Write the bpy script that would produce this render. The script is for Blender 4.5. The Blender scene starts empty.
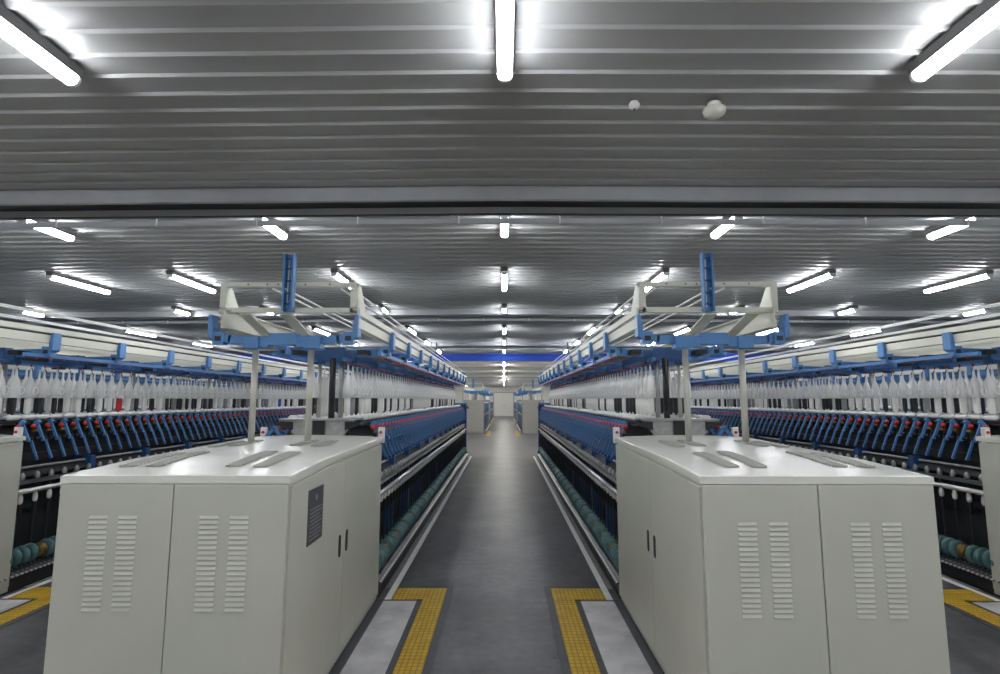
import bpy, math, random
from mathutils import Vector, Matrix
random.seed(7)
PI = math.pi
scn = bpy.context.scene
COL = scn.collection

# ------------------------------------------------------------------ materials
def mat(name, col, rough=0.5, metal=0.0, noise=0.0, nscale=6.0, bump=0.0, bscale=60.0, spec=0.5, trans=0.0):
    m = bpy.data.materials.new(name); m.use_nodes = True
    nt = m.node_tree; b = nt.nodes['Principled BSDF']
    b.inputs['Base Color'].default_value = (*col, 1)
    b.inputs['Roughness'].default_value = rough
    b.inputs['Metallic'].default_value = metal
    b.inputs['Specular IOR Level'].default_value = spec
    if trans: b.inputs['Transmission Weight'].default_value = trans
    tc = nt.nodes.new('ShaderNodeTexCoord')
    if noise:
        n = nt.nodes.new('ShaderNodeTexNoise'); n.inputs['Scale'].default_value = nscale
        n.inputs['Detail'].default_value = 5
        nt.links.new(tc.outputs['Object'], n.inputs['Vector'])
        r = nt.nodes.new('ShaderNodeValToRGB')
        r.color_ramp.elements[0].position = .3; r.color_ramp.elements[1].position = .7
        r.color_ramp.elements[0].color = (*[c*(1-noise) for c in col], 1)
        r.color_ramp.elements[1].color = (*[min(1, c*(1+noise)) for c in col], 1)
        nt.links.new(n.outputs['Fac'], r.inputs['Fac'])
        nt.links.new(r.outputs['Color'], b.inputs['Base Color'])
    if bump:
        n2 = nt.nodes.new('ShaderNodeTexNoise'); n2.inputs['Scale'].default_value = bscale
        nt.links.new(tc.outputs['Object'], n2.inputs['Vector'])
        bp = nt.nodes.new('ShaderNodeBump'); bp.inputs['Strength'].default_value = bump
        bp.inputs['Distance'].default_value = .01
        nt.links.new(n2.outputs['Fac'], bp.inputs['Height']); nt.links.new(bp.outputs['Normal'], b.inputs['Normal'])
    return m

def emis(name, col, s):
    m = bpy.data.materials.new(name); m.use_nodes = True
    b = m.node_tree.nodes['Principled BSDF']
    b.inputs['Base Color'].default_value = (.8, .8, .8, 1)
    b.inputs['Emission Color'].default_value = (*col, 1)
    b.inputs['Emission Strength'].default_value = s
    return m

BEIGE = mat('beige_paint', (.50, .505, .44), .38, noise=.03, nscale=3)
BEIGE_LIT = mat('lit_beige_paint', (.70, .70, .64), .24, noise=.02, nscale=3, spec=.6)  # same paint as the body, light from above put into a whiter colour
GREYP = mat('grey_paint', (.30, .30, .29), .4, noise=.03, nscale=3)
BEIGE2 = mat('cream_paint', (.62, .62, .53), .4, noise=.03, nscale=3)
BLUE = mat('blue_paint', (.062, .20, .45), .35, noise=.06)
DBLUE = mat('dark_blue_paint', (.020, .075, .21), .4, noise=.1)
CRANE = mat('crane_blue', (.008, .05, .36), .4)
BLACK = mat('black_plastic', (.008, .008, .009), .45)
DARK = mat('dark_steel', (.02, .021, .024), .5, noise=.2)
STEEL = mat('brushed_steel', (.52, .52, .53), .28, .9, noise=.08)
GALV = mat('galvanised_steel', (.36, .36, .35), .45, .6, noise=.15, nscale=20)
POLE = mat('pole_steel', (.52, .51, .46), .4, .35, noise=.08)
RED = mat('red_plastic', (.62, .035, .015), .4)
ORANGE = mat('orange_plastic', (.75, .16, .02), .4)
BRASS = mat('brass', (.22, .13, .035), .4, .5, noise=.2, nscale=20)
WHITE = mat('white_plastic', (.78, .78, .76), .4)
YARN = mat('white_roving', (.82, .81, .77), .85, noise=.06, nscale=60, bump=.4, bscale=200)
HOLD = mat('translucent_holder', (.92, .92, .90), .35)
HOLD.node_tree.nodes['Principled BSDF'].inputs['Alpha'].default_value = .80
TEAL = mat('teal_belt', (.075, .165, .17), .5, noise=.3, nscale=14)
PLATE = mat('name_plate_grey', (.10, .10, .12), .4, .3)
VENT = mat('vent_grey', (.40, .405, .37), .6)
YBLUE = mat('blue_yarn', (.03, .09, .4), .8)
YRED = mat('red_yarn', (.45, .02, .02), .8)
YGREY = mat('grey_yarn', (.25, .25, .26), .8)
YGAP = mat('dark_gap_tube', (.012, .012, .015), .5)  # package colour imitating the dark gaps between bobbins
YELLOW = mat('yellow_tag', (.62, .46, .02), .5)
LAMP = emis('lamp_diffuser', (.94, .96, 1.0), 46)
BATTEN = mat('lamp_batten', (.13, .13, .13), .5)
CABLE = mat('white_cable', (.82, .82, .80), .5)
BEAMG = mat('beam_grey', (.40, .41, .43), .5, noise=.06)
TRAYG = mat('tray_grey', (.72, .725, .73), .5)

def concrete():
    m = bpy.data.materials.new('polished_concrete'); m.use_nodes = True
    nt = m.node_tree; b = nt.nodes['Principled BSDF']; L = nt.links.new
    tc = nt.nodes.new('ShaderNodeTexCoord')
    n1 = nt.nodes.new('ShaderNodeTexNoise'); n1.inputs['Scale'].default_value = 1.3; n1.inputs['Detail'].default_value = 8; n1.inputs['Roughness'].default_value = .65
    n2 = nt.nodes.new('ShaderNodeTexNoise'); n2.inputs['Scale'].default_value = 14; n2.inputs['Detail'].default_value = 6
    L(tc.outputs['Object'], n1.inputs['Vector']); L(tc.outputs['Object'], n2.inputs['Vector'])
    r1 = nt.nodes.new('ShaderNodeValToRGB'); r1.color_ramp.elements[0].position = .36; r1.color_ramp.elements[1].position = .66
    r1.color_ramp.elements[0].color = (.048, .047, .052, 1); r1.color_ramp.elements[1].color = (.145, .141, .150, 1)
    L(n1.outputs['Fac'], r1.inputs['Fac'])
    mx = nt.nodes.new('ShaderNodeMixRGB'); mx.blend_type = 'OVERLAY'; mx.inputs['Fac'].default_value = .45
    L(r1.outputs['Color'], mx.inputs['Color1']); L(n2.outputs['Fac'], mx.inputs['Color2'])
    # dark stains of their own shape
    v = nt.nodes.new('ShaderNodeTexVoronoi'); v.inputs['Scale'].default_value = 3.1
    L(tc.outputs['Object'], v.inputs['Vector'])
    r2 = nt.nodes.new('ShaderNodeValToRGB'); r2.color_ramp.elements[0].position = .03; r2.color_ramp.elements[1].position = .075
    r2.color_ramp.elements[0].color = (.55, .55, .55, 1); r2.color_ramp.elements[1].color = (1, 1, 1, 1)
    L(v.outputs['Distance'], r2.inputs['Fac'])
    m2 = nt.nodes.new('ShaderNodeMixRGB'); m2.blend_type = 'MULTIPLY'; m2.inputs['Fac'].default_value = 1
    L(mx.outputs['Color'], m2.inputs['Color1']); L(r2.outputs['Color'], m2.inputs['Color2'])
    L(m2.outputs['Color'], b.inputs['Base Color'])
    r3 = nt.nodes.new('ShaderNodeMapRange'); r3.inputs['To Min'].default_value = .30; r3.inputs['To Max'].default_value = .52
    L(n1.outputs['Fac'], r3.inputs['Value']); L(r3.outputs['Result'], b.inputs['Roughness'])
    return m
CONC = concrete()
SLAB = mat('light_concrete', (.56, .55, .56), .55, noise=.22, nscale=5)
STRIP = mat('dark_strip', (.075, .078, .085), .5, noise=.1)
LINEW = mat('white_line_paint', (.85, .85, .84), .5, noise=.08, nscale=10)
KERB = mat('grey_green_kerb', (.20, .21, .20), .5, noise=.15)

def grating(name, col, dark, sx, sy, mortar):
    m = bpy.data.materials.new(name); m.use_nodes = True
    nt = m.node_tree; b = nt.nodes['Principled BSDF']; L = nt.links.new
    tc = nt.nodes.new('ShaderNodeTexCoord')
    br = nt.nodes.new('ShaderNodeTexBrick'); br.offset = 0
    br.inputs['Scale'].default_value = 1; br.inputs['Mortar Size'].default_value = mortar
    br.inputs['Brick Width'].default_value = sx; br.inputs['Row Height'].default_value = sy
    br.inputs['Color1'].default_value = (*col, 1); br.inputs['Color2'].default_value = (*[c*.85 for c in col], 1)
    br.inputs['Mortar'].default_value = (*dark, 1)
    n = nt.nodes.new('ShaderNodeTexNoise'); n.inputs['Scale'].default_value = 9
    mx = nt.nodes.new('ShaderNodeMixRGB'); mx.blend_type = 'OVERLAY'; mx.inputs['Fac'].default_value = .35
    L(tc.outputs['Object'], br.inputs['Vector']); L(tc.outputs['Object'], n.inputs['Vector'])
    L(br.outputs['Color'], mx.inputs['Color1']); L(n.outputs['Fac'], mx.inputs['Color2'])
    L(mx.outputs['Color'], b.inputs['Base Color']); b.inputs['Roughness'].default_value = .55
    return m
TACT = grating('yellow_grating', (.66, .42, .03), (.36, .22, .02), .034, .045, .0045)

def treadmat():
    m = bpy.data.materials.new('studded_tread'); m.use_nodes = True
    nt = m.node_tree; b = nt.nodes['Principled BSDF']; L = nt.links.new
    tc = nt.nodes.new('ShaderNodeTexCoord'); v = nt.nodes.new('ShaderNodeTexVoronoi')
    v.inputs['Scale'].default_value = 22; v.inputs['Randomness'].default_value = 0
    L(tc.outputs['Object'], v.inputs['Vector'])
    r = nt.nodes.new('ShaderNodeValToRGB'); r.color_ramp.elements[0].position = .3; r.color_ramp.elements[1].position = .4
    r.color_ramp.elements[0].color = (.6, .6, .6, 1); r.color_ramp.elements[1].color = (.09, .09, .095, 1)
    L(v.outputs['Distance'], r.inputs['Fac']); L(r.outputs['Color'], b.inputs['Base Color'])
    b.inputs['Metallic'].default_value = .5; b.inputs['Roughness'].default_value = .4
    return m
TREAD = treadmat()
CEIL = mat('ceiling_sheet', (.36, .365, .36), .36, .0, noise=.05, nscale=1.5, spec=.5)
CEIL_LIT = mat('lit_ceiling_sheet', (.78, .77, .70), .5)  # far ceiling: the brighter lamplight there is put into a lighter sheet colour
WALL = mat('white_wall', (.72, .72, .70), .6)
WALLG = mat('grey_wall', (.35, .36, .36), .6)

# ------------------------------------------------------------------ mesh builder
class MB:
    def __init__(s): s.v = []; s.f = []; s.mi = []; s.ms = []
    def _m(s, m):
        if m not in s.ms: s.ms.append(m)
        return s.ms.index(m)
    def add(s, vs, fs, m=None):
        o = len(s.v); s.v += [tuple(v) for v in vs]; k = s._m(m)
        for f in fs: s.f.append([i+o for i in f]); s.mi.append(k)
        return s
    def box(s, x0, x1, y0, y1, z0, z1, m=None):
        vs = [(x, y, z) for x in (x0, x1) for y in (y0, y1) for z in (z0, z1)]
        if (x1-x0)*(y1-y0)*(z1-z0) < 0: fs = [(1,0,2,3)[::1]]
        fs = [(0,1,3,2), (4,6,7,5), (0,4,5,1), (2,3,7,6), (0,2,6,4), (1,5,7,3)]
        return s.add(vs, fs, m)
    def prism(s, poly, a0, a1, axis='y', m=None):
        """poly of 2-D points extruded along axis"""
        n = len(poly); vs = []
        for a in (a0, a1):
            for p, q in poly:
                vs.append({'y': (p, a, q), 'x': (a, p, q), 'z': (p, q, a)}[axis])
        fs = [tuple(range(n-1, -1, -1)), tuple(range(n, 2*n))]
        for i in range(n):
            j = (i+1) % n; fs.append((i, j, n+j, n+i))
        return s.add(vs, fs, m)
    def bar(s, p, q, w, h, m=None, up=(0, 0, 1)):
        p = Vector(p); q = Vector(q); d = (q-p).normalized(); u = Vector(up)
        sd = d.cross(u)
        if sd.length < 1e-4: sd = d.cross(Vector((1, 0, 0)))
        sd.normalize(); u = sd.cross(d)
        vs = []
        for c in (p, q):
            for a, b in ((-1, -1), (1, -1), (1, 1), (-1, 1)): vs.append(c + sd*w/2*a + u*h/2*b)
        return s.add(vs, [(3,2,1,0), (4,5,6,7), (0,1,5,4), (1,2,6,5), (2,3,7,6), (3,0,4,7)], m)
    def tube(s, p, q, r, n=10, m=None, r2=None):
        p = Vector(p); q = Vector(q); d = (q-p).normalized()
        a = d.cross(Vector((0, 0, 1)))
        if a.length < 1e-3: a = d.cross(Vector((1, 0, 0)))
        a.normalize(); b = d.cross(a); r2 = r if r2 is None else r2
        vs = [c + (a*math.cos(2*PI*i/n) + b*math.sin(2*PI*i/n))*rr for c, rr in ((p, r), (q, r2)) for i in range(n)]
        fs = [(i, (i+1) % n, n+(i+1) % n, n+i) for i in range(n)] + [tuple(range(n-1, -1, -1)), tuple(range(n, 2*n))]
        return s.add(vs, fs, m)
    def lathe(s, prof, c=(0, 0, 0), n=12, m=None, axis='z'):
        vs = []
        for r, h in prof:
            for i in range(n):
                x, y = r*math.cos(2*PI*i/n), r*math.sin(2*PI*i/n)
                vs.append({'z': (c[0]+x, c[1]+y, c[2]+h), 'y': (c[0]+x, c[1]+h, c[2]+y), 'x': (c[0]+h, c[1]+x, c[2]+y)}[axis])
        fs = []
        for k in range(len(prof)-1):
            for i in range(n):
                j = (i+1) % n; fs.append((k*n+i, k*n+j, (k+1)*n+j, (k+1)*n+i))
        fs += [tuple(range(n-1, -1, -1)), tuple(range((len(prof)-1)*n, len(prof)*n))]
        return s.add(vs, fs, m)
    def mirror_x(s):
        s.v = [(-x, y, z) for x, y, z in s.v]; s.f = [f[::-1] for f in s.f]; return s
    def build(s, name, parent=None, loc=(0, 0, 0), bevel=0, smooth=False):
        me = bpy.data.meshes.new(name); me.from_pydata(s.v, [], s.f)
        for m in s.ms: me.materials.append(m)
        me.polygons.foreach_set('material_index', s.mi)
        if smooth: me.polygons.foreach_set('use_smooth', [len(f) <= 4 for f in s.f])
        me.validate(); me.update()
        import bmesh
        b = bmesh.new(); b.from_mesh(me); bmesh.ops.recalc_face_normals(b, faces=b.faces); b.to_mesh(me); b.free()
        o = bpy.data.objects.new(name, me); o.location = loc; COL.objects.link(o)
        if parent: o.parent = parent
        if bevel:
            bv = o.modifiers.new('bevel', 'BEVEL'); bv.width = bevel; bv.segments = 2; bv.limit_method = 'ANGLE'
        return o

def tag(o, label=None, cat=None, group=None, kind=None):
    if label: o['label'] = label
    if cat: o['category'] = cat
    if group: o['group'] = group
    if kind: o['kind'] = kind
    return o
def empty(name, loc, label, cat, group=None):
    o = bpy.data.objects.new(name, None); o.location = loc; o.empty_display_size = .1
    COL.objects.link(o); return tag(o, label, cat, group)
def dup(o, loc=None, parent=None):
    c = o.copy(); COL.objects.link(c)
    if parent: c.parent = parent
    if loc is not None: c.location = loc
    return c
def dup_tree(o, loc, parent=None):
    c = dup(o, loc, parent)
    for ch in list(o.children):
        d = dup(ch, None, c)
        for g in list(ch.children): dup(g, None, d)
    return c
def ordi(n):
    return ['first','second','third','fourth','fifth','sixth','seventh','eighth','ninth','tenth','eleventh','twelfth'][n-1] if n <= 12 else \
        '%d%s' % (n, 'th' if 10 <= n % 100 <= 20 else {1: 'st', 2: 'nd', 3: 'rd'}.get(n % 10, 'th'))

# ------------------------------------------------------------------ room
YB, YN, XW = 54.0, -5.0, 16.5       # back wall, near wall, side walls
CZ, SL = 3.02, .007                 # ceiling height over the aisle and its gentle fall to the sides
def cz(x): return CZ - SL*abs(x)
tag(MB().box(-XW, XW, YN, YB, -.2, 0, CONC).build('floor'), kind='structure')
# profiled ceiling: flat pans with narrow downward ribs, a low ridge over the central aisle
P0, PR = 3.171, .1403
prof = [(YN, 0)]
k0 = int((YN-P0)/PR)+1
y = P0 + k0*PR
while y < YB-.1:
    prof += [(y-.026, 0), (y-.017, -.013), (y-.006, -.013), (y+.001, 0)]
    y += PR
prof += [(YB, 0)]
cb = MB(); vs = []
for (py, dz) in prof:
    for x in (-XW, 0, XW): vs.append((x, py, cz(x)+dz))
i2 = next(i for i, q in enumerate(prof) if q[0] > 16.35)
for a_, b_, m_ in ((0, i2, CEIL), (i2, len(prof)-1, CEIL_LIT)):
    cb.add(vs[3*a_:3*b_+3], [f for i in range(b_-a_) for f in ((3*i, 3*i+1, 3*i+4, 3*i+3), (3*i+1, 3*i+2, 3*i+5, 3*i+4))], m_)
cb.add([(-XW, YN, CZ+.1), (XW, YN, CZ+.1), (XW, YB, CZ+.1), (-XW, YB, CZ+.1)], [(0, 1, 2, 3)], CEIL)
tag(cb.build('ceiling'), kind='structure')
tag(MB().box(-XW-.2, XW+.2, YB, YB+.2, -.2, CZ+.1, WALL).build('wall_back'), kind='structure')
tag(MB().box(-XW-.2, XW+.2, YN-.2, YN, -.2, CZ+.1, WALLG).build('wall_near'), kind='structure')
tag(MB().box(-XW-.2, -XW, YN, YB, -.2, CZ+.1, WALLG).build('wall_left'), kind='structure')
tag(MB().box(XW, XW+.2, YN, YB, -.2, CZ+.1, WALLG).build('wall_right'), kind='structure')
# white double door in the back wall at the end of the aisle
dr = MB().box(-.95, -.02, YB-.06, YB, 0, 2.3, WHITE).box(.02, .95, YB-.06, YB, 0, 2.3, WHITE).box(-1.05, -.97, YB-.09, YB, 0, 2.4, WALLG).box(.97, 1.05, YB-.09, YB, 0, 2.4, WALLG).box(-1.05, 1.05, YB-.09, YB, 2.32, 2.4, WALLG)
d = tag(dr.build('door_1'), kind='structure')
MB().box(-.12, -.08, YB-.12, YB-.06, .95, 1.15, STEEL).box(.08, .12, YB-.12, YB-.06, .95, 1.15, STEEL).build('door_handle', d)

def wide(x0, x1, y0, y1, zt, zb, m):
    """crosswise member following the fall of the ceiling; zt/zb measured from the ceiling"""
    b = MB()
    for a, c in ((x0, 0), (0, x1)):
        vs = []
        for x in (a, c):
            for yy in (y0, y1):
                for z in (zb, zt): vs.append((x, yy, cz(x)+z))
        b.add(vs, [(0,1,3,2), (4,6,7,5), (0,4,5,1), (2,3,7,6), (0,2,6,4), (1,5,7,3)], m)
    return b
beams = []
for i in range(11):
    yb = 3.416 + 4.79*i
    beams.append(yb)
    if yb > YB-1: break
    tag(wide(-XW, XW, yb, yb+.035, .02, -.097, BEAMG).build('trim_%d' % (2*i+1)), kind='structure')
    b = wide(-XW, XW, yb+.27, yb+.30, -.043, -.098, TRAYG)
    for args in ((yb+.035, yb+.27, -.03, -.05, BLACK), (yb+.268, yb+.302, -.0975, -.102, BLACK), (yb+.33, yb+.35, -.112, -.150, BEAMG)):  # first black sheet stands in for the unlit recess behind the beam
        c = wide(-XW, XW, *args); o_ = len(b.v); b.v += c.v
        for f_ in c.f: b.f.append([q+o_ for q in f_]); b.mi.append(b._m(args[4]))
    tag(b.build('trim_%d' % (2*i+2)), kind='structure')
# short rods carrying the dark tray behind the nearest two beams
for i in (0, 1):
    yb = beams[i]
    for k in range(-9, 10):
        x = .73*k - .28
        o = MB().tube((0, 0, -.155), (0, 0, -.045), .006, 8, WHITE).build('tray_hanger', None, (x, yb+.315, cz(x)))
        tag(o, 'short steel rod behind the %s ceiling beam, %s %s of the aisle centre' % (ordi(i+1), ordi(abs(k)+1 if k <= 0 else k), 'left' if k <= 0 else 'right'), 'rod', 'tray hangers')

# blue crane beam across the hall with its rods
o = tag(empty('crane_beam', (0, 13, 2.64), 'long bright blue crane beam crossing the hall under the ceiling', 'beam'), None)
MB().box(-XW+.05, XW-.05, -.05, .05, -.045, .045, CRANE).box(-XW+.05, XW-.05, -.09, .09, .045, .075, CRANE).box(-XW+.05, XW-.05, -.09, .09, -.1, -.045, CRANE).build('girder', o)
for x in (-7.2, -4.4, -1.6, 1.6, 4.4, 7.2):
    MB().tube((x, 0, .07), (x, 0, cz(x)-2.64+.0), .022, 8, DARK).box(x-.05, x+.05, -.05, .05, .075, .1, DARK).build('hanger_rod', o)
tag(wide(-XW, XW, 16.3, 16.4, .02, -.22, BEAMG).build('trim_40'), kind='structure')

# floor markings, slabs and yellow gratings
nt_ = [50]
def trim(b):
    nt_[0] += 1
    return tag(b.build('trim_%d' % nt_[0]), kind='structure')
for xc, s in ((-1.495, 1), (1.495, -1), (-4.6, 1), (4.6, -1), (-1.495, -1), (1.495, 1)):
    f = lambda u0, u1, y0, y1, z, m: (min(xc+s*u0, xc+s*u1), max(xc+s*u0, xc+s*u1), y0, y1, -.01, z, m)
    trim(MB().box(*f(.535, .575, 4.76, 15.4, .012, KERB)))
    trim(MB().box(*f(.575, .625, 4.52, 15.5, .006, LINEW)))
    trim(MB().box(*f(.50, .575, .6, 4.52, .004, STRIP)).box(*f(.84, .885, .6, 4.52, .004, STRIP)).box(*f(1.055, 1.105, .6, 4.84, .004, STRIP)).box(*f(.63, 1.055, 4.775, 4.84, .004, STRIP)).box(*f(.56, .885, 4.49, 4.52, .004, STRIP)))
    trim(MB().box(*f(.575, .84, .6, 4.49, .005, SLAB)))
    trim(MB().box(*f(.885, 1.055, .6, 4.775, .009, TACT)).box(*f(.63, .885, 4.52, 4.775, .009, TACT)))
for xc, s in ((-1.495, 1), (1.495, -1)):   # gratings at the next rows of frames
    for ya in (24.4, 36.4):
        f = lambda u0, u1, y0, y1, z, m: (min(xc+s*u0, xc+s*u1), max(xc+s*u0, xc+s*u1), y0, y1, -.01, z, m)
        trim(MB().box(*f(.72, .9, ya, ya+3.6, .009, TACT)))
        trim(MB().box(*f(.575, .625, ya+3.8, ya+11.4, .006, LINEW)))

# ------------------------------------------------------------------ lamps
LAMPF = emis('bright_diffuser', (1.0, .98, .92), 85)
def make_lamp(L, LAMP):
    r = bpy.data.objects.new('tube_lamp', None); r.empty_display_size = .1; COL.objects.link(r)
    h = L/2
    MB().prism([(-.040, 0), (.040, 0), (.032, -.042), (-.032, -.042)], -h, h, 'y', BATTEN).build('batten', r)
    pr = [(-.030, -.042), (-.030, -.058), (-.023, -.073), (-.010, -.080), (.010, -.080), (.023, -.073), (.030, -.058), (.030, -.042)]
    MB().prism(pr, -h+.015, h-.015, 'y', LAMP).build('diffuser', r)
    MB().prism([(x*1.08, z*1.03) for x, z in pr], h-.015, h, 'y', WHITE).build('end_cap', r)
    MB().prism([(x*1.08, z*1.03) for x, z in pr], -h, -h+.015, 'y', WHITE).build('end_cap', r)
    return r
protos = {}
cols = [.05, -1.775, 1.775, -3.54, 3.54, -4.84, 5.2, -7.1, 7.1, -9.6, 9.6, -12.5, 12.5]
cname = ['over the aisle centre']
for k in range(1, 7):
    for sd in ('left', 'right'): cname.append('%s column %s of the aisle' % (ordi(k), sd))
rows = []
for k in range(-3, 24):
    far = 2.11 + 2.18*k; near = far-.88
    for b in beams:
        if near-.08 < b+.35 and b-.06 < far:
            if far-b-.12 > b-near: near = b+.40
            else: far = b-.06
    if far > YB-.5: break
    rows.append((k, near, far))
for k, near, far in rows:
    L = round(far-near, 2)
    n = 13 if -1 <= k <= 5 else 7
    for ci in range(n):
        if k > 7 and ci in (1, 2): continue
        x = cols[ci]
        loc = (x, (near+far)/2, cz(x)-.012)
        key = (L, k > 6)
        if key not in protos: protos[key] = o = make_lamp(L, LAMPF if k > 6 else LAMP); o.location = loc
        else: o = dup_tree(protos[key], loc)
        where = 'row behind the camera' if k < 0 else 'row from the camera'
        idx = -k if k < 0 else k+1
        tag(o, 'fluorescent ceiling lamp, %s %s, %s' % (ordi(idx), where, cname[ci]), 'lamp', 'ceiling tube lamps')

# smoke detectors
o = empty('smoke_detector', (.662, 2.39, CZ-.02), 'small white round smoke detector on the ceiling', 'smoke detector')
MB().lathe([(.020, 0), (.020, -.010), (.026, -.012), (.026, -.022), (.014, -.034), (.004, -.036)], n=20, m=WHITE).build('housing', o, smooth=True)
MB().lathe([(.007, -.033), (.005, -.041), (.001, -.042)], n=12, m=DARK).build('sensor', o)
o = empty('beacon_dome', (1.043, 2.40, CZ-.022), 'larger white dome detector on a round base right of the small one', 'detector')
MB().lathe([(.030, 0), (.030, -.020), (.040, -.022), (.040, -.026)], n=24, m=WHITE).build('base', o)
MB().lathe([(.046, -.026), (.052, -.035), (.048, -.052), (.030, -.066), (.004, -.071)], n=24, m=BEIGE2).build('dome', o, smooth=True)

# ------------------------------------------------------------------ headstock cabinets
U = .535
YC0 = 2.58
def make_cabinet(xc, vis, label, plate, YC1=4.50, U=.547):
    def ztop(y):
        t = y-YC0
        return 1.246 + (.024*t/.48 if t < .48 else .024 + .024*(t-.48)/(YC1-YC0-.48))
    r = empty('headstock_cabinet', (xc, YC0, 0), label, 'cabinet', 'headstock cabinets')
    Ly = YC1-YC0
    # shell: sides, back and base as one welded body under the lid
    g = [(0, .02), (Ly, .02), (Ly, ztop(YC1)-.042), (.48, ztop(YC0+.48)-.042), (0, ztop(YC0)-.042)]
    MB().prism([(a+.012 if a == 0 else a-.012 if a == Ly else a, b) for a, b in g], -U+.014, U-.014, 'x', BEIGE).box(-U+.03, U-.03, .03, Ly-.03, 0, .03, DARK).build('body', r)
    # lid: gently crowned sheet with a folded rim
    lid = MB(); ys = [0, .012, .25, .46, .5, .7, 1.0, 1.3, 1.6, Ly-.012, Ly]; xs = [-U, -U+.012, -.35, -.18, 0, .18, .35, U-.012, U]
    vs = []
    def lz(x, yy):
        e = 0.02*(1-(x/U)**2)*min(1, max(0, (yy-.1)/.5))
        z = ztop(YC0+yy) + e
        if abs(x) == U: z -= .003
        if yy in (0, Ly): z -= .003
        return z
    for yy in ys:
        for x in xs: vs.append((x, yy, lz(x, yy)))
    nx = len(xs)
    fs = [(j*nx+i, j*nx+i+1, (j+1)*nx+i+1, (j+1)*nx+i) for j in range(len(ys)-1) for i in range(nx-1)]
    n0 = len(vs)
    rim = [(i, 0) for i in range(nx)] + [(nx-1, j) for j in range(1, len(ys))] + [(i, len(ys)-1) for i in range(nx-2, -1, -1)] + [(0, j) for j in range(len(ys)-2, 0, -1)]
    for i, j in rim:
        p = vs[j*nx+i]; vs.append((p[0], p[1], ztop(YC0+p[1])-.038))
    m_ = len(rim)
    for q in range(m_):
        a, b = rim[q], rim[(q+1) % m_]
        fs.append((a[1]*nx+a[0], n0+q, n0+(q+1) % m_, b[1]*nx+b[0]))
    fs.append(tuple(range(n0, n0+m_)))
    lo = lid.add(vs, fs, BEIGE_LIT).build('lid', r)
    # long air vents in the lid
    for y0, y1 in ((.20, .68), (1.02, 1.40)):
        for x in (-.385, -.245, .165, .305):
            if vis < 0: x = -x
            v = MB(); n = 7
            vv = []; w = .042
            for q in range(n+1):
                yy = y0+(y1-y0)*q/n
                for xx in (x-w, x+w): vv.append((xx, yy, lz(xx, yy)+.003 + .0015))
            v.add(vv, [(2*q, 2*q+1, 2*q+3, 2*q+2) for q in range(n)], VENT)
            # louvre ridges across the vent
            for q in range(16):
                yy = y0+(y1-y0)*(q+.5)/16
                v.box(x-w*.9, x+w*.9, yy-.003, yy+.003, lz(x, yy), lz(x, yy)+.0085, VENT)
            v.build('top_vent', lo)
    # two front doors with pressed louvres
    for sx, (a, b) in ((-1, (-U+.006, .0005)), (1, (-.0005, U-.006))):
        dr = MB().box(a+.003, b-.003, -.006, .012, .03, ztop(YC0)-.042, BEIGE).build('front_door', r, bevel=.003)
        for c in ((-.345, -.207) if sx < 0 else (.175, .317)) if xc < 0 else ((-.338, -.194) if sx < 0 else (.182, .327)):
            lv = MB()
            top, bot, cnt = 1.062, .628, 19
            if xc > 0: top, bot = 1.036, .607
            p = (top-bot)/cnt
            for q in range(cnt):
                z = top - q*p
                lv.add([(c-.043, -.006, z), (c+.043, -.006, z), (c+.043, -.006, z-p*.72), (c-.043, -.006, z-p*.72), (c-.043, -.0102, z-p*.62), (c+.043, -.0102, z-p*.62)],
                       [(0, 1, 5, 4), (4, 5, 2, 3), (0, 4, 3), (1, 2, 5)], BEIGE)
            lv.build('louvre', dr)
    # side door panels, a pair of sliding handles slots
    for s in (-1, 1):
        pl = MB()
        za = lambda yy: ztop(YC0+yy)-.055
        for y0, y1 in ((.02, .886), (.889, Ly-.02)):
            pts = [(y0, .06), (y1, .06), (y1, za(y1))] + ([(.48, za(.48))] if y0 < .48 < y1 else []) + [(y0, za(y0))]
            pl.prism(pts, s*(U-.016), s*U, 'x', BEIGE)
        p = pl.build('side_panel', r, bevel=.003)
        if s == vis:
            for yy in (.815, .96):
                sl = MB(); pts = []
                for q in range(16):
                    t = 2*PI*q/16; pts.append((yy + .021*math.cos(t), .712 + .045*(1 if math.sin(t) > 0 else -1) + .021*math.sin(t)))
                sl.prism(pts, s*(U-.004), s*(U+.003), 'x', BLACK).build('handle_slot', p)
            if plate:
                x0, x1 = s*U, s*(U+.004)
                np_ = MB().box(min(x0, x1), max(x0, x1), .245, .47, .855, 1.135, PLATE)
                for q in range(9):     # raised printed lines and the small emblem of the plate
                    z = 1.03-q*.019
                    np_.box(min(x1, x1+s*.001), max(x1, x1+s*.001), .27, .415 if q % 3 == 2 else .445, z-.003, z+.003, GALV)
                np_.lathe([(.016, 0), (.016, s*.001)], (x1, .357, 1.085), 16, GALV, 'x')
                np_.build('name_plate', p)
    return r
make_cabinet(-1.51, 1, 'beige louvred machine cabinet left of the central aisle, with grey name plate', True)
make_cabinet(1.51, -1, 'beige louvred machine cabinet right of the central aisle, without any name plate', False)
make_cabinet(-4.612, 1, 'beige machine cabinet cut off at the far left edge', False, 4.64)
make_cabinet(4.612, -1, 'beige machine cabinet cut off at the far right edge', False, 4.66)

# ------------------------------------------------------------------ shared meshes of the repeated parts
HID = Vector((0, 0, 0))
PITCH, NB = .15, 69
YS = 4.75                       # first spindle
Y1 = 15.1                       # far end of the machine
ZR = 1.94                       # bobbin rail

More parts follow.
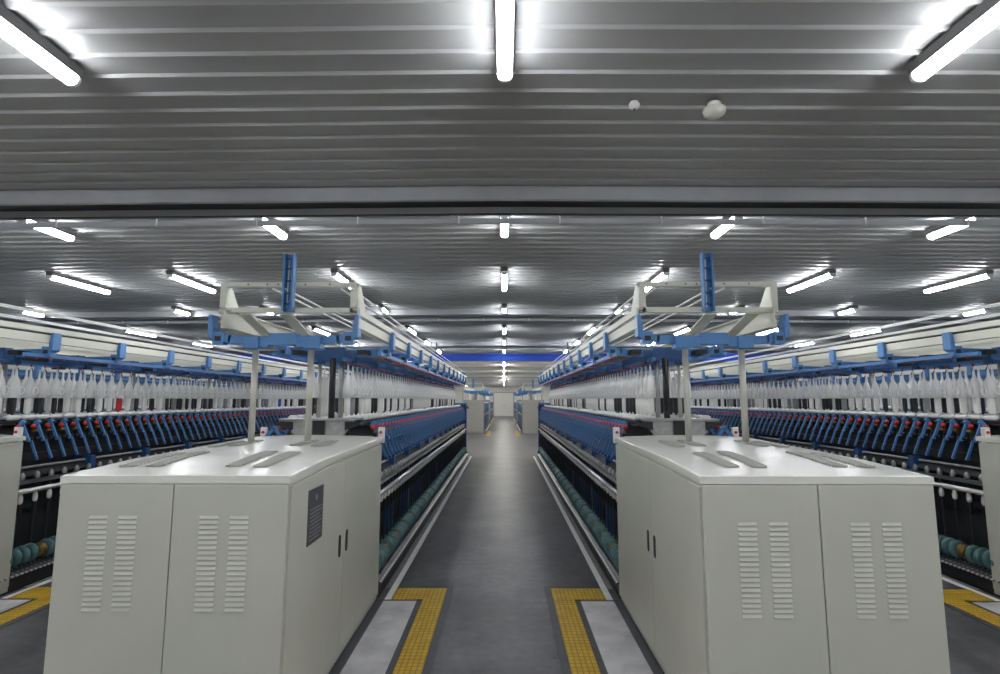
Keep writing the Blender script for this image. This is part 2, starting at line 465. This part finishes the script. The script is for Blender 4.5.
def arm_bm():
    b = MB()     # local x points towards the aisle, origin on the machine axis at the pivot
    b.bar((.31, 0, 1.405), (.40, 0, 1.375), .022, .036, BLACK)
    b.bar((.38, 0, 1.405), (.405, 0, 1.385), .034, .05, BLUE)
    b.bar((.395, 0, 1.39), (.465, 0, 1.235), .014, .026, BLUE)
    b.bar((.40, 0, 1.31), (.435, 0, 1.25), .012, .05, BLACK)
    return b
def lever_bm():
    return MB().bar((.435, .045, 1.265), (.515, .045, 1.075),   .010, .020, BLUE).bar((.43, .045, 1.265), (.435, 0, 1.275), .02, .016, BLACK).tube((.505, .035, 1.09), (.505, .055, 1.09), .014, 8, DBLUE)
def knob_bm(): return MB().lathe([(.008, 0), (.019, .006), (.019, .030), (.011, .036)], (0, 0, 0), 10, RED, 'x')
def nip_bm(): return MB().tube((.415, -.062, 1.325), (.415, -.02, 1.325), .013, 8, BRASS).tube((.44, -.06, 1.255), (.44, .06, 1.255), .016, 8, BLACK).box(.40, .425, -.03, .0, 1.24, 1.30, BLACK)
def roller_bm(): return MB().lathe([(.008, -.075), (.020, -.070), (.024, -.055), (.024, .03), (.019, .05), (.010, .058), (.010, .076)], (0, 0, 0), 10, WHITE, 'y')
def spindle_bm():
    return MB().tube((0, 0, .34), (0, 0, .90), .007, 8, DARK).lathe([(.010, .60), (.018, .62), (.018, .69), (.012, .70)], (0, 0, 0), 10, BLACK)
def cup_bm(): return MB().lathe([(.008, .70), (.018, .71), (.021, .735), (.018, .765), (.008, .79)], (0, 0, 0), 12, WHITE)
def tip_bm(): return MB().lathe([(.010, .90), (.02, .91), (.022, .935), (.014, .955), (.008, .965)], (0, 0, 0), 10, GALV)
def drum_bm():
    b = MB()
    for q in range(4):
        y = q*.083
        b.lathe([(.045, y), (.070, y+.004), (.080, y+.014), (.080, y+.036), (.070, y+.046), (.045, y+.05)], (0, 0, 0), 14, TEAL, 'y')
    b.tube((0, -.01, 0), (0, .34, 0), .042, 8, BLACK)
    return b
def pulley_bm(): return MB().lathe([(.02, .345), (.058, .35), (.062, .36), (.050, .375), (.062, .39), (.058, .40), (.02, .405)], (0, 0, 0), 14, BRASS, 'y')
def cap_bm(): return MB().lathe([(.004, 0), (.010, -.003), (.010, -.014), (.005, -.018)], (0, 0, 0), 8, RED)

def mir(b, s): return b.mirror_x() if s < 0 else b

# bobbin: local origin at its hook under the rail, hangs down
def hook_bm():
    return MB().tube((0, 0, 0), (0, 0, -.04), .005, 6, DARK).lathe([(.005, -.002), (.012, -.006), (.012, -.018), (.006, -.022)], (0, 0, 0), 8, RED).tube((0, 0, -.03), (.02, 0, -.075), .004, 6, DARK)
def holder_bm():
    b = MB().lathe([(.006, -.03), (.009, -.05), (.010, -.10), (.014, -.125), (.026, -.150), (.036, -.185), (.042, -.235), (.043, -.318), (.040, -.32)], (0, 0, 0), 12, HOLD)
    return b
def ring_bm():
    b = MB()   # flat guide ring standing out to the side of the holder
    n = 14
    for q in range(n):
        a0, a1 = 2*PI*q/n, 2*PI*(q+1)/n
        p = lambda a: (.056, .034*math.cos(a), -.255+.034*math.sin(a))
        b.bar(p(a0), p(a1), .010, .008, WHITE, up=(1, 0, 0))
    b.bar((.03, 0, -.224), (.056, 0, -.221), .008, .008, WHITE)
    return b
def pack_bm(m, r=.028):
    return MB().lathe([(r*.8, -.318), (r, -.325), (r, -.455), (r*.75, -.462), (.012, -.466), (.012, -.478)], (0, 0, 0), 12, m)
packs = None
SH = {}
def shared(key, fn, smooth=True):
    if key not in SH: SH[key] = fn()
    return SH[key]

bob_proto = {}
def bobbin(kind, loc, rot, label, group):
    if kind not in bob_proto:
        r = bpy.data.objects.new('roving_bobbin', None); r.empty_display_size = .05; COL.objects.link(r)
        hook_bm().build('hook', r); holder_bm().build('holder', r, smooth=True); ring_bm().build('guide_ring', r)
        m = {'white': YARN, 'grey': YGREY, 'black': YGAP, 'blue': YBLUE, 'red': YRED}[kind]
        pack_bm(m, .028 if kind != 'black' else .022).build('package', r, smooth=True)
        bob_proto[kind] = r
        o = r
    else:
        o = dup_tree(bob_proto[kind], loc)
    o.location = loc; o.rotation_euler = (0, 0, rot)
    return tag(o, label, 'bobbin', group)

# ------------------------------------------------------------------ spinning frame
def make_frame(xc, s, label, side_word, rnd):
    """s: +1 when the side facing the camera is +x"""
    r = empty('spinning_frame', (xc, 0, 0), label, 'spinning machine', 'spinning frames')
    YF = 4.50; L0 = YF
    sx = lambda a, b: (min(s*a, s*b), max(s*a, s*b))
    # --- base
    MB().box(-.50, .50, YF, Y1, 0, .05, DARK).box(.515-.03, .515, YF, Y1, 0, .13, BLACK).box(-.515, -.485, YF, Y1, 0, .13, BLACK).build('plinth', r)
    for q in (s, -s):
        MB().prism([(q*.41, .185), (q*.545, .135), (q*.545, .125), (q*.41, .17)], YF+.02, Y1-.2, 'y', TREAD).build('tread_plate', r)
    # --- dark machine core
    MB().box(-.24, .24, YF+.05, Y1-.05, .05, 1.36, DARK).box(-.30, .30, YF, Y1-.05, .05, .16, DARK).build('core', r)
    # --- blue end frames
    MB().box(-.50, .50, Y1-.12, Y1, 0, 1.47, DBLUE).box(-.53, .53, Y1-.16, Y1+.02, 0, .2, DBLUE).box(-.42, .42, Y1, Y1+.03, .2, 1.4, BLUE).build('end_frame', r, bevel=.006)
    MB().box(-.46, .46, Y1+.02, Y1+.1, .62, 1.25, BLACK).build('end_cover', r)
    MB().box(-.44, .44, YF, YF+.07, .05, 1.30, BLACK).build('front_frame', r)
    # --- vertical frame posts below the rails
    yy = YF+.22
    first = None
    while yy < Y1-.3:
        for q in (1, -1):
            if first is None:
                first = {}
            if q not in first:
                first[q] = MB().box(*sx(.34*q, .42*q), -.035, .035, .05, 1.04, DBLUE).box(*sx(.24*q, .34*q), -.03, .03, .82, 1.04, DBLUE).box(*sx(.24*q, .44*q), -.04, .04, .05, .14, DBLUE).build('frame_post', r, (0, yy, 0))
            else: dup(first[q], (0, yy, 0))
        yy += .86
    MB().box(*sx(.425, .433), YF+.20, YF+.27, .66, .76, YELLOW).build('warning_tag', r)
    # --- long rails
    for q in (s, -s):
        MB().prism([(q*.30, 1.05), (q*.34, 1.05), (q*.34, 1.12), (q*.30, 1.12)], YF+.07, Y1-.12, 'y', BLACK).build('roller_beam', r)
        MB().prism([(q*.33, .985), (q*.42, .935), (q*.42, .922), (q*.33, .97)], YF+.07, Y1-.3, 'y', DARK).build('thread_plate', r)
        MB().tube((q*.355, YF+.07, 1.0), (q*.355, Y1-.3, 1.0), .012, 10, GALV).build('lappet_rod', r, smooth=True)
        MB().prism([(q*.415, .90), (q*.47, .895), (q*.47, .87), (q*.415, .875)], YF+.07, Y1-.3, 'y', STEEL).build('ring_rail', r)
        MB().tube((q*.492, YF+.07, .815), (q*.492, Y1-.35, .815), .022, 12, STEEL).build('hand_rail', r, smooth=True)
        # black trough and the white roller line above the arms
        MB().prism([(q*.22, 1.35), (q*.35, 1.395), (q*.35, 1.420), (q*.22, 1.420)], YF-.02, Y1-.12, 'y', BLACK).build('roller_trough', r)
        MB().tube((q*.335, YF+.07, 1.395), (q*.335, Y1-.12, 1.395), .012, 8, STEEL).build('arm_shaft', r)
    MB().box(-.26, .26, YF-.02, Y1-.15, 1.432, 1.442, WHITE).build('bobbin_tray', r)
    # --- drafting arms, rollers, spindles, drums: the side in view one by one
    yb = [YS + PITCH*i for i in range(NB)]
    k = (s,)
    a0 = arm = None
    for i, y in enumerate(yb):
        if i == 0:
            if ('arm', s) not in SH:
                SH[('arm', s)] = [mir(arm_bm(), s), mir(lever_bm(), s), knob_bm(), mir(nip_bm(), s)]
            bb = SH[('arm', s)]
            arm = bb[0].build('drafting_arm', r, (0, y, 0))
            lv = bb[1].build('lever', arm); kn = bb[2].build('knob', arm, (s*.40-.018, -.045, 1.365), smooth=True); nb_ = bb[3].build('nip_roller', arm)
            tag(kn, 'small red knob')
            arms = [arm, lv, kn, nb_]
            rol = roller_bm().build('top_roller', r, (s*.315, y, 1.445), smooth=True)
            spn = spindle_bm().build('spindle', r, (s*.44, y, 0)); cup = cup_bm().build('spindle_cup', spn, smooth=True); tip = tip_bm().build('spindle_tip', spn, smooth=True)
            cap = cap_bm().build('hanger_cap', r, (s*.46, y, 1.985))
        else:
            a = dup_tree(arm, (0, y, 0), r)
            a.rotation_euler = (0, 0, 0)
            dup(rol, (s*.315, y, 1.445), r)
            dup_tree(spn, (s*.44, y, 0), r)
            dup(cap, (s*.46, y, 1.985), r)
    drm = None
    y = YF+.10
    while y < Y1-.45:
        if drm is None:
            drm = drum_bm().build('drive_drum', r, (s*.46, y, .265), smooth=True); pulley_bm().build('drum_pulley', drm, smooth=True)
        else: dup_tree(drm, (s*.46, y, .265), r)
        y += .425
    # --- far side as masses
    b = MB(); c = MB(); e = MB(); dd = MB(); ca = MB()
    def put(dst, src, dx, dy, dz):
        for fi, f in enumerate(src.f): pass
        o = len(dst.v); dst.v += [(x+dx, yv+dy, z+dz) for x, yv, z in src.v]
        for f, mi in zip(src.f, src.mi):
            dst.f.append([i+o for i in f]); dst.mi.append(dst._m(src.ms[mi]))
    A, Kn, R, S, C = mir(arm_bm(), -s), knob_bm(), roller_bm(), spindle_bm(), cup_bm()
    for y in yb:
        put(b, A, 0, y, 0); put(b, Kn, -s*.40-.018, y-.045, 1.365); put(c, R, -s*.315, y, 1.445); put(e, S, -s*.44, y, 0); put(e, C, -s*.44, y, 0)
    tag(b.build('drafting_arm', r), kind='stuff'); tag(c.build('top_roller', r), kind='stuff'); tag(e.build('spindle', r), kind='stuff')
    D = drum_bm(); y = YF+.1
    while y < Y1-.45: put(dd, D, -s*.46, y, .265); y += .425
    dd.build('drive_drum', r)
    # --- creel: rails, cross arms, posts, channel beams, poles
    for q in (s, -s):
        MB().box(*sx(q*s*.445, q*s*.475), 4.62, Y1-.2, 1.985, 2.015, BLUE).build('hanger_rail', r)
        MB().box(*sx(q*s*.138, q*s*.172), 4.62, Y1-.2, ZR, ZR+.026, BLUE).build('bobbin_rail', r)
        # cream channel beam
        pf = [(.445, 2.115), (.50, 2.115), (.50, 2.185), (.490, 2.19), (.490, 2.205), (.50, 2.21), (.50, 2.255), (.445, 2.255), (.445, 2.245), (.482, 2.245), (.482, 2.125), (.445, 2.125)]
        MB().prism([(q*a, z) for a, z in pf], 3.80, Y1-.1, 'y', BEIGE2).build('creel_beam', r)
        MB().prism([(q*.492, 2.189), (q*.4905, 2.189), (q*.4905, 2.206), (q*.492, 2.206)], 3.82, Y1-.12, 'y', BLACK).build('beam_groove', r)
        sw = MB().box(*sx(q*s*.475, q*s*.525), 4.58, 4.62, 1.24, 1.37, WHITE)
        sb = sw.build('switch_box', r, bevel=.004)
        MB().lathe([(.012, 4.58), (.012, 4.568), (.006, 4.566)], (q*.5, 0, 1.33), 10, RED, 'y').build('button', sb)
    def cross_bm(front):
        b = MB()
        for q in (1, -1):
            b.bar((0, 0, 2.02), (q*.40, 0, 2.03), .05, .07 if not front else .06, BLUE)
            b.bar((q*.38, 0, 2.035), (q*.50, 0, 2.05), .05, .055, BLUE)
            b.box(*((.43, .505) if q > 0 else (-.505, -.43)), -.035, .035, 1.995, 2.085, BLUE)
            b.box(*((.445, .49) if q > 0 else (-.49, -.445)), -.038, -.034, 2.02, 2.055, BLACK)
            b.box(*((.10, .19) if q > 0 else (-.19, -.10)), -.04, .04, 1.925 if not front else 1.975, 2.045, DBLUE if not front else BLUE)
        b.box(-.10, .10, -.045, .045, 1.95 if not front else 1.99, 2.075, DBLUE if not front else BLUE)
        if front:
            for q in (1, -1): b.box(q*.22-.055, q*.22+.055, -.05, .05, 1.965, 2.055, BLUE)
        return b
    MB().box(.24, .33, 4.70, Y1-.3, 2.0, 2.04, BLACK).box(-.33, -.24, 4.70, Y1-.3, 2.0, 2.04, BLACK).build('cable_tray', r)
    def post_bm():
        b = MB()
        b.prism([(.501, 2.03), (.538, 2.05), (.538, 2.21), (.515, 2.21), (.501, 2.12)], -.045, .045, 'y', BLUE)
        return b
    ycs = [3.82] + [4.86+.86*i for i in range(12)]
    for i, y in enumerate(ycs):
        if i == 0:
            ca_ = cross_bm(True).build('cross_arm', r, (-s*.04, y, 0), bevel=.004)
        elif i == 1:
            ca_ = c1 = cross_bm(False).build('cross_arm', r, (0, y, 0), bevel=.004)
        else: ca_ = dup(c1, (0, y, 0))
        for q in (1, -1):
            key = ('post', q)
            if i == 0: p = mir(post_bm(), q).build('upright', r, (-s*.04, y, 0), bevel=.003); SH[('p', xc, q)] = p
            else: dup(SH[('p', xc, q)], (0, y, 0))
    for q in (-1, 1):
        xp = q*.20 - s*.045
        fp = MB().tube((xp, 3.82, 1.284), (xp, 3.82, 1.985), .022, 12, POLE).build('front_pole', r, smooth=True)
        MB().lathe([(.040, 1.284), (.040, 1.298), (.026, 1.312)], (xp, 3.82, .0), 14, POLE).build('pole_flange', fp)
    for i in range(7):
        y = 4.62 if i == 0 else 4.86+1.72*(i-1)+.02
        pl = MB().tube((0.06*s, y, 1.44), (0.06*s, y, 1.96), .022 if i else .026, 10, GALV if i else BLACK).build('creel_pole', r, smooth=True)
        if i == 1: MB().tube((-.14*s, y, 1.44), (-.14*s, y, 1.96), .018, 10, POLE).build('creel_pole', r, smooth=True)
    # --- steel end hopper between headstock and the first bobbins
    MB().prism([(-.30, 1.432), (.30, 1.432), (.20, 1.30), (-.20, 1.30)], 4.50, 4.53, 'y', GALV).prism([(-.32, 1.432), (.32, 1.432), (.32, 1.446), (-.32, 1.446)], 4.46, 4.72, 'y', STEEL).build('end_hopper', r)
    MB().box(-.05, .05, 4.482, 4.50, 1.30, 1.432, BLACK).build('hopper_slot', r)
    MB().bar((s*-.30, 4.58, 1.25), (s*-.40, 4.58, 1.37), .05, .03, BLUE).bar((s*-.50, 4.58, 1.25), (s*-.395, 4.58, 1.37), .05, .03, BLUE).build('tension_bracket', r)
    # --- overhead portal at the front of the creel
    fr = MB()
    for q in (1, -1):
        fr.add([(q*.50, 3.830, 2.23), (q*.50, 4.150, 2.23), (q*.50, 3.950, 2.453), (q*.50, 3.870, 2.453),
                (q*.482, 3.830, 2.23), (q*.482, 4.150, 2.23), (q*.482, 3.950, 2.453), (q*.482, 3.870, 2.453)],
               [(0, 1, 2, 3), (7, 6, 5, 4), (0, 4, 5, 1), (1, 5, 6, 2), (2, 6, 7, 3), (3, 7, 4, 0)], BEIGE2)
        fr.box(*((.455, .50) if q > 0 else (-.50, -.455)), 3.835, 3.870, 2.23, 2.453, BEIGE2)
    fr.box(-.50, .50, 3.840, 3.890, 2.426, 2.458, BEIGE2).box(-.50, .50, 3.835, 3.870, 2.232, 2.268, BEIGE2)
    for x in (-.30, -.16, -.08, .12, .30): fr.tube((x, 3.841, 2.442), (x, 3.837, 2.442), .006, 8, BLACK)
    fo = fr.build('portal_frame', r, (-s*.035, 0, 0))
    for xa in (-.02*s, -.32*s):
        MB().bar((xa, 3.850, 2.225), (xa+.03*s, 4.230, 2.09), .09, .012, BEIGE2).build('inclined_plate', fo)
    # --- blue channel column standing on the portal
    co = MB()
    hw, dp, zt_, zb_ = .039, .05, 2.66, 2.235
    co.box(-hw, hw, 3.825, 3.832, zb_, zt_, BLUE).box(-hw, -hw+.014, 3.780, 3.835, zb_, zt_, BLUE).box(hw-.014, hw, 3.780, 3.835, zb_, zt_, BLUE)
    for z in (2.29, 2.37, 2.46, 2.55, 2.625): co.box(-hw+.012, hw-.012, 3.800, 3.827, z-.006, z+.006, DBLUE)
    co.tube((-.012, 3.815, zb_+.03), (-.008, 3.815, zt_-.03), .006, 8, STEEL)
    co.build('blower_column', r, (-s*.022, 0, 0), bevel=.002)
    # --- guide cables running to the far end
    for u in (.36, .44, -.045, -.135):
        MB().tube((s*u, 3.80, 2.40), (s*u, Y1-.1, 2.36), .0075, 6, CABLE).build('guide_cable', r)
    MB().box(-.46, .46, Y1-.16, Y1-.10, 2.27, 2.38, BLUE).box(-.5, .5, Y1-.2, Y1-.06, 1.47, 1.52, BLUE).build('end_bracket', r)
    for q in (1, -1): MB().tube((q*.40, Y1-.13, 1.50), (q*.40, Y1-.13, 2.12), .02, 8, POLE).build('end_pole', r)
    # --- bobbins (things of their own, hanging from the rail)
    rr = random.Random(rnd)
    for i, y in enumerate(yb):
        t = rr.random()
        kind = 'white' if t < .50 else 'black' if t < .84 else 'grey' if t < .94 else 'blue' if t < .975 else 'red'
        if abs(xc) < 2 and kind in ('blue', 'red'): kind = 'white'
        w = {'white': 'white', 'black': 'gap-darkened', 'grey': 'grey', 'blue': 'blue', 'red': 'red'}[kind]
        bobbin(kind, (xc+s*.155, y, ZR), 0 if s > 0 else PI, '%s hanging bobbin, %s from the near end of the %s row' % (w, ordi(i+1), side_word), 'hanging bobbins, %s row' % side_word)
    bm = MB(); H, Pk = holder_bm(), pack_bm(YARN)
    Pb = pack_bm(YGAP, .024)  # black packages keep the gaps behind the front row dark
    for y in yb: put(bm, H, 0, y, 0); put(bm, Pk if rr.random() < .25 else Pb, 0, y, 0)
    o = bm.build('roving_bobbin', None, (xc-s*.155, 0, ZR))
    tag(o, 'second row of white hanging bobbins behind the %s row' % side_word, 'bobbins', kind='stuff')
    return r
make_frame(-1.495, 1, 'long blue spinning frame on the left side of the central aisle', 'left aisle', 1)
make_frame(1.495, -1, 'long blue spinning frame on the right side of the central aisle', 'right aisle', 2)
make_frame(-4.6, 1, 'outer spinning frame behind the left cabinet, near the left picture edge', 'outer left', 3)
make_frame(4.6, -1, 'outer spinning frame behind the right cabinet, near the right picture edge', 'outer right', 4)

# ------------------------------------------------------------------ machines further off
def far_machine(xc, y0, y1, label, front=True, s=1):
    r = empty('spinning_frame', (xc, y0, 0), label, 'spinning machine', 'spinning frames further off')
    L = y1-y0
    yb = 0
    if front:
        c = MB().box(-.52, .52, 0, 1.2, 0, 1.60, GREYP).build('cabinet', r, bevel=.01)
        for q in (-1, 1):
            d_ = MB().box(*((.01, .50) if q > 0 else (-.50, -.01)), -.012, .0, .06, 1.55, GREYP).build('cabinet_door', c, bevel=.003)
            MB().box(q*.25-.05, q*.25+.05, -.018, -.012, 1.18, 1.3, DARK if q*s > 0 else GREYP).build('door_window', d_)
        yb = 1.25
    MB().box(-.46, .46, yb, L, .02, 1.42, DBLUE).box(-.50, .50, yb, L, .0, .12, BLACK).build('body', r)
    for q in (-1, 1):
        MB().tube((q*.485, yb, .82), (q*.485, L-.1, .82), .027, 8, STEEL).build('hand_rail', r)
        MB().tube((q*.49, yb, 1.46), (q*.49, L-.1, 1.46), .02, 8, WHITE).build('roller_line', r)
        MB().box(*((.455, .50) if q > 0 else (-.50, -.455)), yb, L, 2.115, 2.27, BEIGE2).build('creel_beam', r)
        MB().box(*((.44, .475) if q > 0 else (-.475, -.44)), yb, L, 1.985, 2.015, BLUE).build('hanger_rail', r)
        m = MB(); y = yb+.1
        while y < L-.1:
            m.lathe([(.010, -.03), (.018, -.12), (.045, -.2), (.05, -.318), (.034, -.325), (.034, -.46)], (q*.155, y, ZR), 8, YARN); y += .15
        tag(m.build('bobbin_row', r), kind='stuff')
        m = MB(); y = yb+.1
        while y < L-.1:
            m.bar((q*.40, y, 1.42), (q*.50, y, 1.15), .03, .03, BLUE); m.box(q*.44-.012, q*.44+.012, y-.012, y+.012, 1.36, 1.39, RED); y += .15
        tag(m.build('drafting_arm', r), kind='stuff')
    y = yb+.3; f = None
    while y < L:
        if f is None:
            b = MB().box(-.5, .5, -.03, .03, 1.96, 2.06, BLUE)
            for q in (1, -1): b.box(*((.50, .535) if q > 0 else (-.535, -.50)), -.045, .045, 2.0, 2.235, BLUE)
            b.tube((0, 0, 1.4), (0, 0, 1.97), .022, 8, GALV)
            f = b.build('cross_arm', r, (0, y, 0))
        else: dup(f, (0, y, 0))
        y += .86
    MB().box(-.50, .50, L-.1, L, 0, 1.47, BLUE).build('end_frame', r)
    if front:
        b = MB().box(-.485, .485, .3, .35, 2.385, 2.412, BEIGE2).box(-.485, .485, .3, .35, 2.2, 2.23, BEIGE2).box(-.485, -.43, .3, .35, 2.1, 2.41, BEIGE2).box(.43, .485, .3, .35, 2.1, 2.41, BEIGE2).box(-.5, .5, .4, .46, 1.97, 2.06, BLUE)
        for q in (1, -1): b.tube((q*.215, .43, 1.59), (q*.215, .43, 1.98), .022, 8, POLE)
        b.box(-.47, -.44, .35, yb+.1, 2.115, 2.27, BEIGE2).box(.44, .47, .35, yb+.1, 2.115, 2.27, BEIGE2)
        b.build('portal_frame', r)
        MB().box(-.045, .045, .24, .30, 2.2, 2.6, BLUE).build('blower_column', r)
    return r
for x, w in ((-1.46, 'left'), (1.46, 'right')):
    far_machine(x, 26.0, 35.2, 'spinning frame with grey cabinet beyond the blue beam, %s of the aisle' % w, True, -1 if x < 0 else 1)
    far_machine(x, 37.6, 48.5, 'last spinning frame before the white back wall, %s of the aisle' % w, True)
for x, w in ((-7.7, 'left'), (7.7, 'right')):
    far_machine(x, 4.5, 15.1, 'spinning frame mostly hidden behind the outer %s machine' % w, False)

# ------------------------------------------------------------------ camera, world, view
cd = bpy.data.cameras.new('camera'); cam = bpy.data.objects.new('camera', cd); COL.objects.link(cam)
cd.sensor_width = 36; cd.lens = 535*36/1000; cd.clip_start = .05; cd.clip_end = 200
pitch = math.atan(63/535); yaw = math.atan(4/535*math.cos(pitch))
cam.location = (.045, 0, 1.6); cam.rotation_euler = (PI/2+pitch, 0, yaw)
scn.camera = cam
w = bpy.data.worlds.new('world'); scn.world = w; w.use_nodes = True
w.node_tree.nodes['Background'].inputs['Color'].default_value = (.02, .02, .022, 1)
vs_ = scn.view_settings
scn.display_settings.display_device = 'sRGB'
vs_.view_transform = 'Standard'; vs_.look = 'None'; vs_.gamma = 1; vs_.use_curve_mapping = False
vs_.exposure = 0.32
scn.cycles.use_denoising = True
scn.cycles.max_bounces = 8
scn.cycles.sample_clamp_indirect = 6
